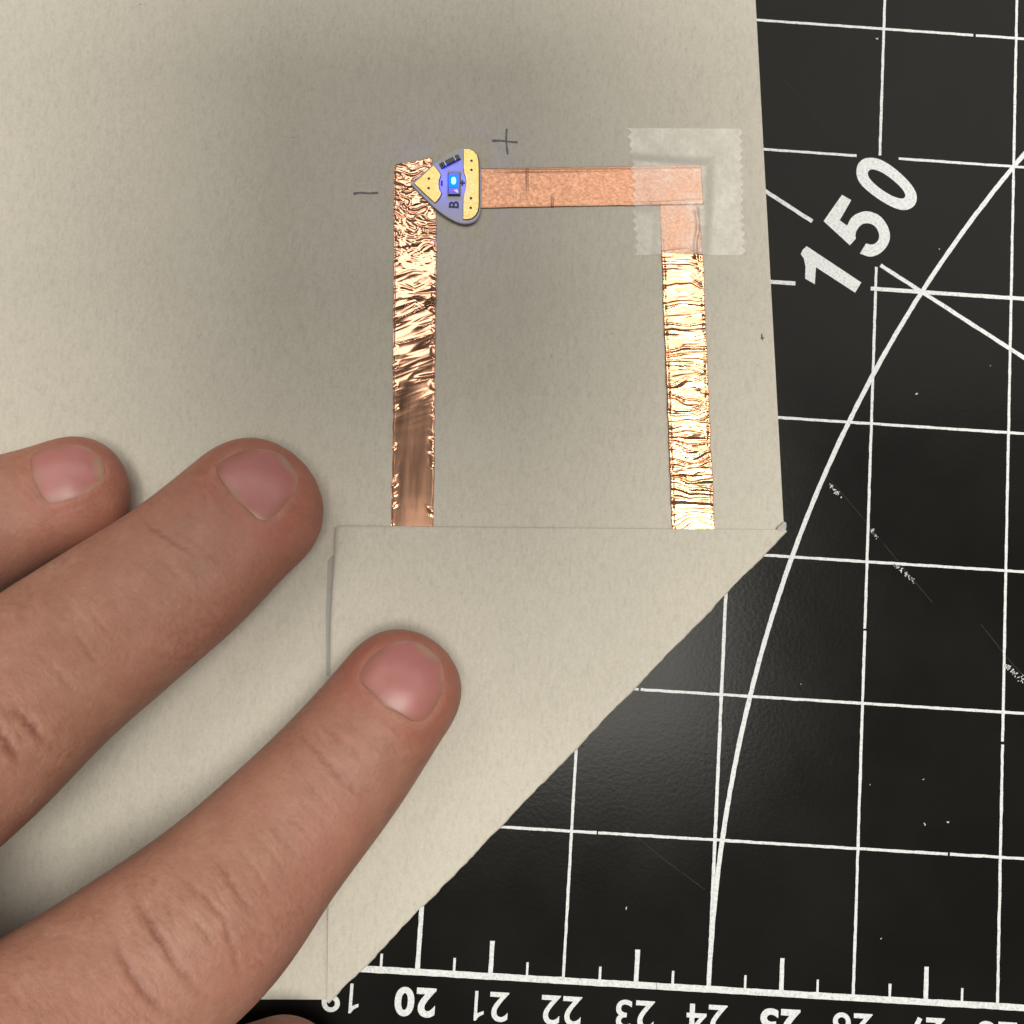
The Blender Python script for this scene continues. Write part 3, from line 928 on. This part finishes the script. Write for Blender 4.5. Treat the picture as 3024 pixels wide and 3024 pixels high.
# stations run from the tip to the root; first pair of edges = where the round tip would be cut off square
index = Finger([((732, 1132), (914, 1290), 0.76, 0.60), ((665, 1228), (846, 1376), 0.80, 0.68), ((545, 1362), (748, 1530), 0.95, 0.72),
                ((420, 1478), (622, 1700), 1.28, 0.78), ((270, 1600), (512, 1862), 1.75, 0.90), ((98, 1718), (372, 1992), 2.25, 0.88),
                ((-110, 1850), (190, 2150), 2.9, 0.92), ((-330, 2010), (0, 2330), 3.6, 1.0)])
middle = Finger([((487, 770), (668, 985), 0.66, 0.60), ((385, 862), (552, 1072), 0.72, 0.68), ((252, 966), (440, 1188), 0.90, 0.74),
                 ((118, 1050), (312, 1300), 1.25, 0.80), ((-20, 1138), (185, 1412), 1.7, 0.88), ((-190, 1250), (40, 1560), 2.3, 0.90),
                 ((-400, 1400), (-150, 1730), 3.1, 0.95), ((-600, 1560), (-320, 1900), 3.8, 1.02)])
ring = Finger([((196, 800), (286, 1000), 0.60, 0.54), ((62, 846), (148, 1036), 0.66, 0.62), ((-70, 884), (30, 1094), 0.85, 0.68),
               ((-220, 950), (-110, 1180), 1.3, 0.74), ((-380, 1040), (-250, 1290), 1.9, 0.82), ((-620, 1200), (-470, 1470), 2.9, 0.9), ((-800, 1360), (-620, 1640), 3.7, 1.0)])
pinky = Finger([((-160, 760), (-110, 940), 0.55, 0.48), ((-260, 790), (-200, 970), 0.60, 0.55), ((-380, 850), (-310, 1040), 1.2, 0.58),
                ((-560, 970), (-470, 1180), 2.6, 0.66), ((-780, 1130), (-680, 1350), 3.9, 0.72), ((-950, 1260), (-830, 1490), 4.5, 0.8)])
thumb = Finger([((640, 1890), (655, 2140), 0.72, 0.62), ((520, 1923), (545, 2190), 0.80, 0.72), ((330, 1990), (360, 2260), 1.2, 0.82),
                ((100, 2110), (150, 2420), 2.2, 0.95), ((-200, 2260), (-120, 2640), 3.0, 1.2), ((-480, 2330), (-400, 2800), 3.6, 1.5)])
fingers = dict(index=index, middle=middle, ring=ring, pinky=pinky, thumb=thumb)

def palm_mesh():
    """rounded slab from the knuckle row to the wrist"""
    roots = [index.C[-1], middle.C[-1], ring.C[-1], pinky.C[-1]]
    a = index.C[-18]; b = pinky.C[-14]
    side = b - a; side[2] = 0; wid = np.linalg.norm(side); side /= wid
    back = np.array([side[1], -side[0], 0])
    if back @ (index.C[-1] - index.C[0]) < 0: back = -back
    mid = (a + b) / 2
    V = []; F = []; nt = 48
    th = np.linspace(0, 2 * math.pi, nt, endpoint=False)
    secs = [(-0.5, 0.30, 0.55, 3.7), (0.0, 0.50, 0.9, 3.7), (1.2, 0.58, 1.25, 3.7), (3.5, 0.60, 1.4, 3.6), (6.0, 0.54, 1.55, 3.6), (8.0, 0.42, 1.6, 3.4), (10.0, 0.36, 1.7, 3.3), (14.0, 0.38, 2.0, 3.2)]
    for k, (d_, wf, h, z) in enumerate(secs):
        c = mid + back * d_; c = np.array([c[0], c[1], z])
        e = 2 / 2.8
        x = np.sign(np.cos(th)) * np.abs(np.cos(th)) ** e * wid * wf * 1.25; y = np.sign(np.sin(th)) * np.abs(np.sin(th)) ** e * h
        V += [c + side * xx + np.array([0, 0, yy]) for xx, yy in zip(x, y)]
    for k in range(len(secs) - 1):
        for j in range(nt):
            p = k * nt + j; q = k * nt + (j + 1) % nt
            F.append((p, q, q + nt, p + nt))
    F.append(tuple(range(nt))[::-1]); F.append(tuple(range((len(secs) - 1) * nt, len(secs) * nt)))
    return np.array(V), F

def fused(parts, voxel):
    vv, ff = join(parts)
    me = bpy.data.meshes.new('raw'); me.from_pydata(vv.tolist(), [], ff); me.update()
    o = bpy.data.objects.new('raw', me); COL.objects.link(o)
    import bmesh
    bm = bmesh.new(); bm.from_mesh(me); bmesh.ops.recalc_face_normals(bm, faces=bm.faces); bm.to_mesh(me); bm.free()
    md = o.modifiers.new('r', 'REMESH'); md.mode = 'VOXEL'; md.voxel_size = voxel; md.use_smooth_shade = True
    sm = o.modifiers.new('s', 'SMOOTH'); sm.iterations = 6; sm.factor = 0.5
    dg = bpy.context.evaluated_depsgraph_get()
    out = bpy.data.meshes.new_from_object(o.evaluated_get(dg))
    bpy.data.objects.remove(o); bpy.data.meshes.remove(me)
    return out

me = fused([fg.mesh() for fg in fingers.values()] + [palm_mesh()], 0.036)
me.name = 'hand'
N = len(me.vertices)
P = np.empty(N * 3, np.float32); me.vertices.foreach_get('co', P); P = P.reshape(-1, 3).astype(float)
Nn = np.empty(N * 3, np.float32); me.vertices.foreach_get('normal', Nn); Nn = Nn.reshape(-1, 3).astype(float)

tone = np.ones((N, 3))
disp = np.zeros(N)
def blend(col, k):
    global tone
    tone = tone * (1 - k[:, None]) + tone * np.array(col) * k[:, None]

# skin creases: polylines on the backs of the fingers (x, y of the 1932 view, height of the skin there)
creases = [  # pts, z, depth, half-width
    ([(556, 1378), (590, 1412), (622, 1446), (655, 1480), (682, 1503)], 1.75, 0.035, 0.035),
    ([(585, 1440), (610, 1468), (640, 1500)], 1.75, 0.012, 0.03),
    ([(602, 1356), (640, 1400), (690, 1440)], 1.6, 0.012, 0.04),
    ([(630, 1340), (672, 1380), (715, 1420)], 1.55, 0.008, 0.035),
    ([(250, 1688), (285, 1745), (330, 1815), (388, 1885)], 3.5, 0.036, 0.055),
    ([(216, 1772), (240, 1822), (275, 1876), (318, 1915)], 3.6, 0.032, 0.055),
    ([(325, 1640), (372, 1682), (418, 1728), (440, 1790), (452, 1835)], 3.3, 0.022, 0.045),
    ([(402, 1618), (440, 1670), (476, 1725)], 3.1, 0.020, 0.04),
    ([(350, 1720), (385, 1760), (420, 1810)], 3.4, 0.016, 0.035),
    ([(300, 1690), (316, 1715), (330, 1750)], 3.4, 0.013, 0.03),
    ([(445, 1590), (480, 1640), (515, 1690)], 2.9, 0.014, 0.035),
    ([(470, 1560), (510, 1610), (545, 1655)], 2.7, 0.012, 0.03),
    ([(490, 1530), (535, 1585), (570, 1625)], 2.55, 0.012, 0.03),
    ([(515, 1500), (560, 1555), (598, 1590)], 2.4, 0.010, 0.03),
    ([(540, 1480), (580, 1525), (620, 1562)], 2.25, 0.010, 0.028),
    ([(560, 1450), (600, 1500), (640, 1540)], 2.1, 0.010, 0.028),
    # middle finger
    ([(265, 977), (298, 1004), (335, 1028), (372, 1050)], 1.75, 0.032, 0.035),
    ([(320, 1000), (360, 1020), (400, 1052), (420, 1075)], 1.65, 0.016, 0.035),
    ([(340, 968), (385, 985), (420, 1010)], 1.6, 0.010, 0.04),
    ([(280, 1040), (310, 1066), (345, 1095)], 1.8, 0.010, 0.028),
    ([(255, 1055), (290, 1085), (325, 1112)], 1.85, 0.008, 0.028),
    ([(150, 1140), (190, 1180), (225, 1220)], 2.3, 0.010, 0.03),
    ([(120, 1180), (160, 1220), (190, 1265)], 2.5, 0.012, 0.03),
    ([(60, 1220), (110, 1270), (140, 1310)], 2.8, 0.014, 0.04),
    ([(20, 1330), (60, 1370), (90, 1410)], 3.2, 0.035, 0.06),
    ([(-30, 1340), (10, 1395), (40, 1440)], 3.4, 0.04, 0.06),
]
upw = sstep(0.05, 0.45, Nn[:, 2])
from mathutils.bvhtree import BVHTree
skin_tree = BVHTree.FromPolygons([tuple(p) for p in P], [tuple(p.vertices) for p in me.polygons])
def on_skin(x, y):
    q = at(x, y, 0.0); d = Vector(q - CC).normalized()
    hit = skin_tree.ray_cast(Vector(CC), d)[0]
    return np.array(hit if hit is not None else at(x, y, 1.5))[:2]
for pts, z, dep, hw in creases:
    q = catmull(np.array([on_skin(x, y) for x, y in pts]), 30)
    q += 0.010 * np.c_[np.sin(np.arange(30) * .9), np.cos(np.arange(30) * 1.3)]
    bb = (P[:, 0] > q[:, 0].min() - .3) & (P[:, 0] < q[:, 0].max() + .3) & (P[:, 1] > q[:, 1].min() - .3) & (P[:, 1] < q[:, 1].max() + .3) & (upw > 0)
    ii = np.where(bb)[0]
    if len(ii) == 0: continue
    D = np.sqrt(((P[ii, None, :2] - q[None]) ** 2).sum(2)); j = D.argmin(1); dm = D[np.arange(len(ii)), j]
    endf = np.sin(np.clip(j / 29.0, 0.02, 0.98) * math.pi) ** 0.6
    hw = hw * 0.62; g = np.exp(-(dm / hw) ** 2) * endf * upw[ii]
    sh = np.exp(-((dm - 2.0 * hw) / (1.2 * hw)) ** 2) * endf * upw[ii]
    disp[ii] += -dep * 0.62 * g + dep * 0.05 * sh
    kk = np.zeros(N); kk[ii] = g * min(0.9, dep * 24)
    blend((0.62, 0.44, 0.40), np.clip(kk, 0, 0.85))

# nails: per finger (start, end along the finger, half width, roll of the nail round the finger)
NAILS = dict(index=(0.05, 1.02, 0.69, 0.04), middle=(0.07, 1.00, 0.65, 0.14), ring=(0.12, 1.02, 0.57, 0.32), pinky=(0.12, 0.95, 0.42, 0.0), thumb=(0.12, 1.3, 0.72, 0.3))
nail_shape = {}
for name, fg in fingers.items():
    s_, x_, y_, dr_ = fg.local(P)
    near = dr_ < 1.35
    s0, s1, hw, roll = NAILS[name]
    ph = np.arctan2(x_, np.maximum(y_, 1e-3)) - roll       # angle from the top of the finger
    arc = ph * 0.85
    # rounded nail outline measured in the unrolled skin
    mid_s = (s0 + s1) / 2; hl = (s1 - s0) / 2
    ex = np.where(s_ > mid_s, 4.5, 2.4)
    e = (np.abs((s_ - mid_s) / hl) ** ex + np.abs(arc / hw) ** ex) ** (1 / ex)
    topm = near & (y_ > 0.05)
    ins = np.where(topm, 1 - sstep(0.90, 1.0, e), 0)
    lip = np.where(topm, np.exp(-((e - 1.10) / 0.08) ** 2), 0) * sstep(s0 + 0.1, s0 + 0.45, s_)
    disp += -0.016 * ins + 0.006 * lip
    # pink at the tip and round the nail, paler sides
    tipk = np.where(near, 1 - sstep(0.3, 2.0, s_), 0)
    blend((1.12, 0.98, 0.98), tipk * 0.9)
    blend((1.02, 0.84, 0.84), np.where(topm, np.exp(-((e - 1.25) / 0.22) ** 2), 0) * 0.55)
    nail_shape[name] = (s0, s1, hw, roll)
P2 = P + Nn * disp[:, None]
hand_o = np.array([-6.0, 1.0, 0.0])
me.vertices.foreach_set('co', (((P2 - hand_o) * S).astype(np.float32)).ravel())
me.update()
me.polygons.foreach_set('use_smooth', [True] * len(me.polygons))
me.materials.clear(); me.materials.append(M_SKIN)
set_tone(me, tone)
hand = bpy.data.objects.new('hand', me); COL.objects.link(hand)
hand.location = hand_o * S; ORIG[hand] = hand_o
tag(hand, 'bare left hand pressing its fingertips down on the folded corner and card', 'hand')

def build_nail(fg, s0, s1, hw, roll):
    """plate that follows the skin of the finger it grows on"""
    nu, nv = 36, 40
    V = []; C = []
    pink = np.array([0.41, 0.162, 0.15]); cream = np.array([0.40, 0.245, 0.17]); lun = np.array([0.33, 0.165, 0.125])
    fi = lambda arr, s: np.array([np.interp(s, fg.s, arr[:, k]) for k in range(3)])
    for a in np.linspace(-1, 1, nv):            # along: -1 free edge, +1 cuticle
        xe = 4.5 if a > 0 else 2.4
        ext = (max(0.0, 1 - abs(a) ** xe)) ** (1 / xe)
        for b in np.linspace(-1, 1, nu):
            bow = 0.10 * (hw * ext * b) ** 2 if a > 0 else 0.0
            s = (s0 + s1) / 2 + a * (s1 - s0) / 2 - bow * a
            sc = max(s, fg.r * 0.75)            # rays leave from inside the finger and fan out over the tip
            c = fi(fg.C, sc) - fi(fg.T, sc) * (sc - s) * 0.35
            ph = b * hw * ext / 0.85 + roll
            d = fi(fg.Sd, sc) * math.sin(ph) + fi(fg.U, sc) * math.cos(ph) - fi(fg.T, sc) * (sc - s) * 1.5
            d /= np.linalg.norm(d)
            hit, nr, _, _ = skin_tree.ray_cast(Vector(c + d * 1.0), Vector(-d))
            if hit is None: hit = Vector(c + d * 0.7)
            e = max(abs(a), abs(b) * (1 if ext > 0 else 1))
            crown = 0.014 * (1 - b ** 4) * (1 - abs(a) ** 6) - 0.005
            V.append(np.array(hit) + d * crown)
            fe = sstep(-0.50, -0.80, a + 0.16 * b * b)
            fe = max(fe, sstep(0.70, 0.95, abs(b)) * sstep(-0.05, -0.45, a))
            lu = sstep(0.60, 0.92, a - 0.2 * b * b)
            col = pink * (1 - fe) + cream * fe
            col = col * (1 - 0.65 * lu) + lun * 0.65 * lu
            sd = max(sstep(0.60, 1.0, abs(b)) * 0.75 * sstep(-0.4, 0.2, a), sstep(0.84, 1.0, a) * 0.6)
            col = col * (1 - sd) + np.array([0.28, 0.135, 0.09]) * sd
            C.append(col)
    V = np.array(V)
    F = []
    for i in range(nv - 1):
        for j in range(nu - 1):
            a = i * nu + j
            F.append((a, a + 1, a + nu + 1, a + nu))
    a, b, c = V[F[600][0]], V[F[600][1]], V[F[600][2]]
    if np.cross(b - a, c - a)[2] < 0: F = [q[::-1] for q in F]
    n0 = len(V)
    rim = [j for j in range(nu)] + [i * nu + nu - 1 for i in range(1, nv)] + [(nv - 1) * nu + j for j in range(nu - 2, -1, -1)] + [i * nu for i in range(nv - 2, 0, -1)]
    V = np.vstack([V, V[rim] - [0, 0, 0.03]]); C += [C[r] for r in rim]
    for k in range(len(rim)):
        k2 = (k + 1) % len(rim)
        F.append((rim[k], rim[k2], n0 + k2, n0 + k))
    return V, F, np.array(C)

for name, fg in fingers.items():
    V, F, C = build_nail(fg, *nail_shape[name])
    o = mk('fingernail', V, F, M_NAIL, hand, smooth=True)
    set_tone(o.data, C)

# ------------------------------------------------------------------ unseen light blocker, added and sized to shade the sheet
M_BLOCKER = plain('dark_blocker', (0.012, 0.012, 0.013), 0.25)
fwd = RC[2]; rgt = RC[0]; upv = -RC[1]
def blocker_pt(a, b, c): return CC + rgt * a + upv * b - fwd * c       # across, up the body, away from the subject
def blocker_slab(x0, y0, x1, y1, r, c0, c1):
    vv, ff = prism(rounded_rect(x0, y0, x1, y1, r), c0, c1, 0.08)
    return np.array([blocker_pt(*p) for p in vv]), ff
ph = empty('shade_blocker', blocker_pt(0, 0, 0.35))
tag(ph, 'unseen dark slab added above the card to shade it', 'camera')
mk('body', *blocker_slab(-3.8, 0.4, 4.4, 8.4, 1.0, 0.55, 1.35), M_BLOCKER, ph)
mk('blocker_step', *blocker_slab(-1.0, -0.7, 1.2, 2.3, 0.6, 0.25, 0.55), M_BLOCKER, ph)
for a_, b_ in ((0.0, 0.0), (0.0, 1.4)):
    th_ = np.linspace(0, 2 * math.pi, 32, endpoint=False)
    v, f = prism(np.c_[a_ + 0.45 * np.cos(th_), b_ + 0.45 * np.sin(th_)], 0.10, 0.26)
    mk('blocker_ring', np.array([blocker_pt(*p) for p in v]), f, M_BLOCKER, ph)
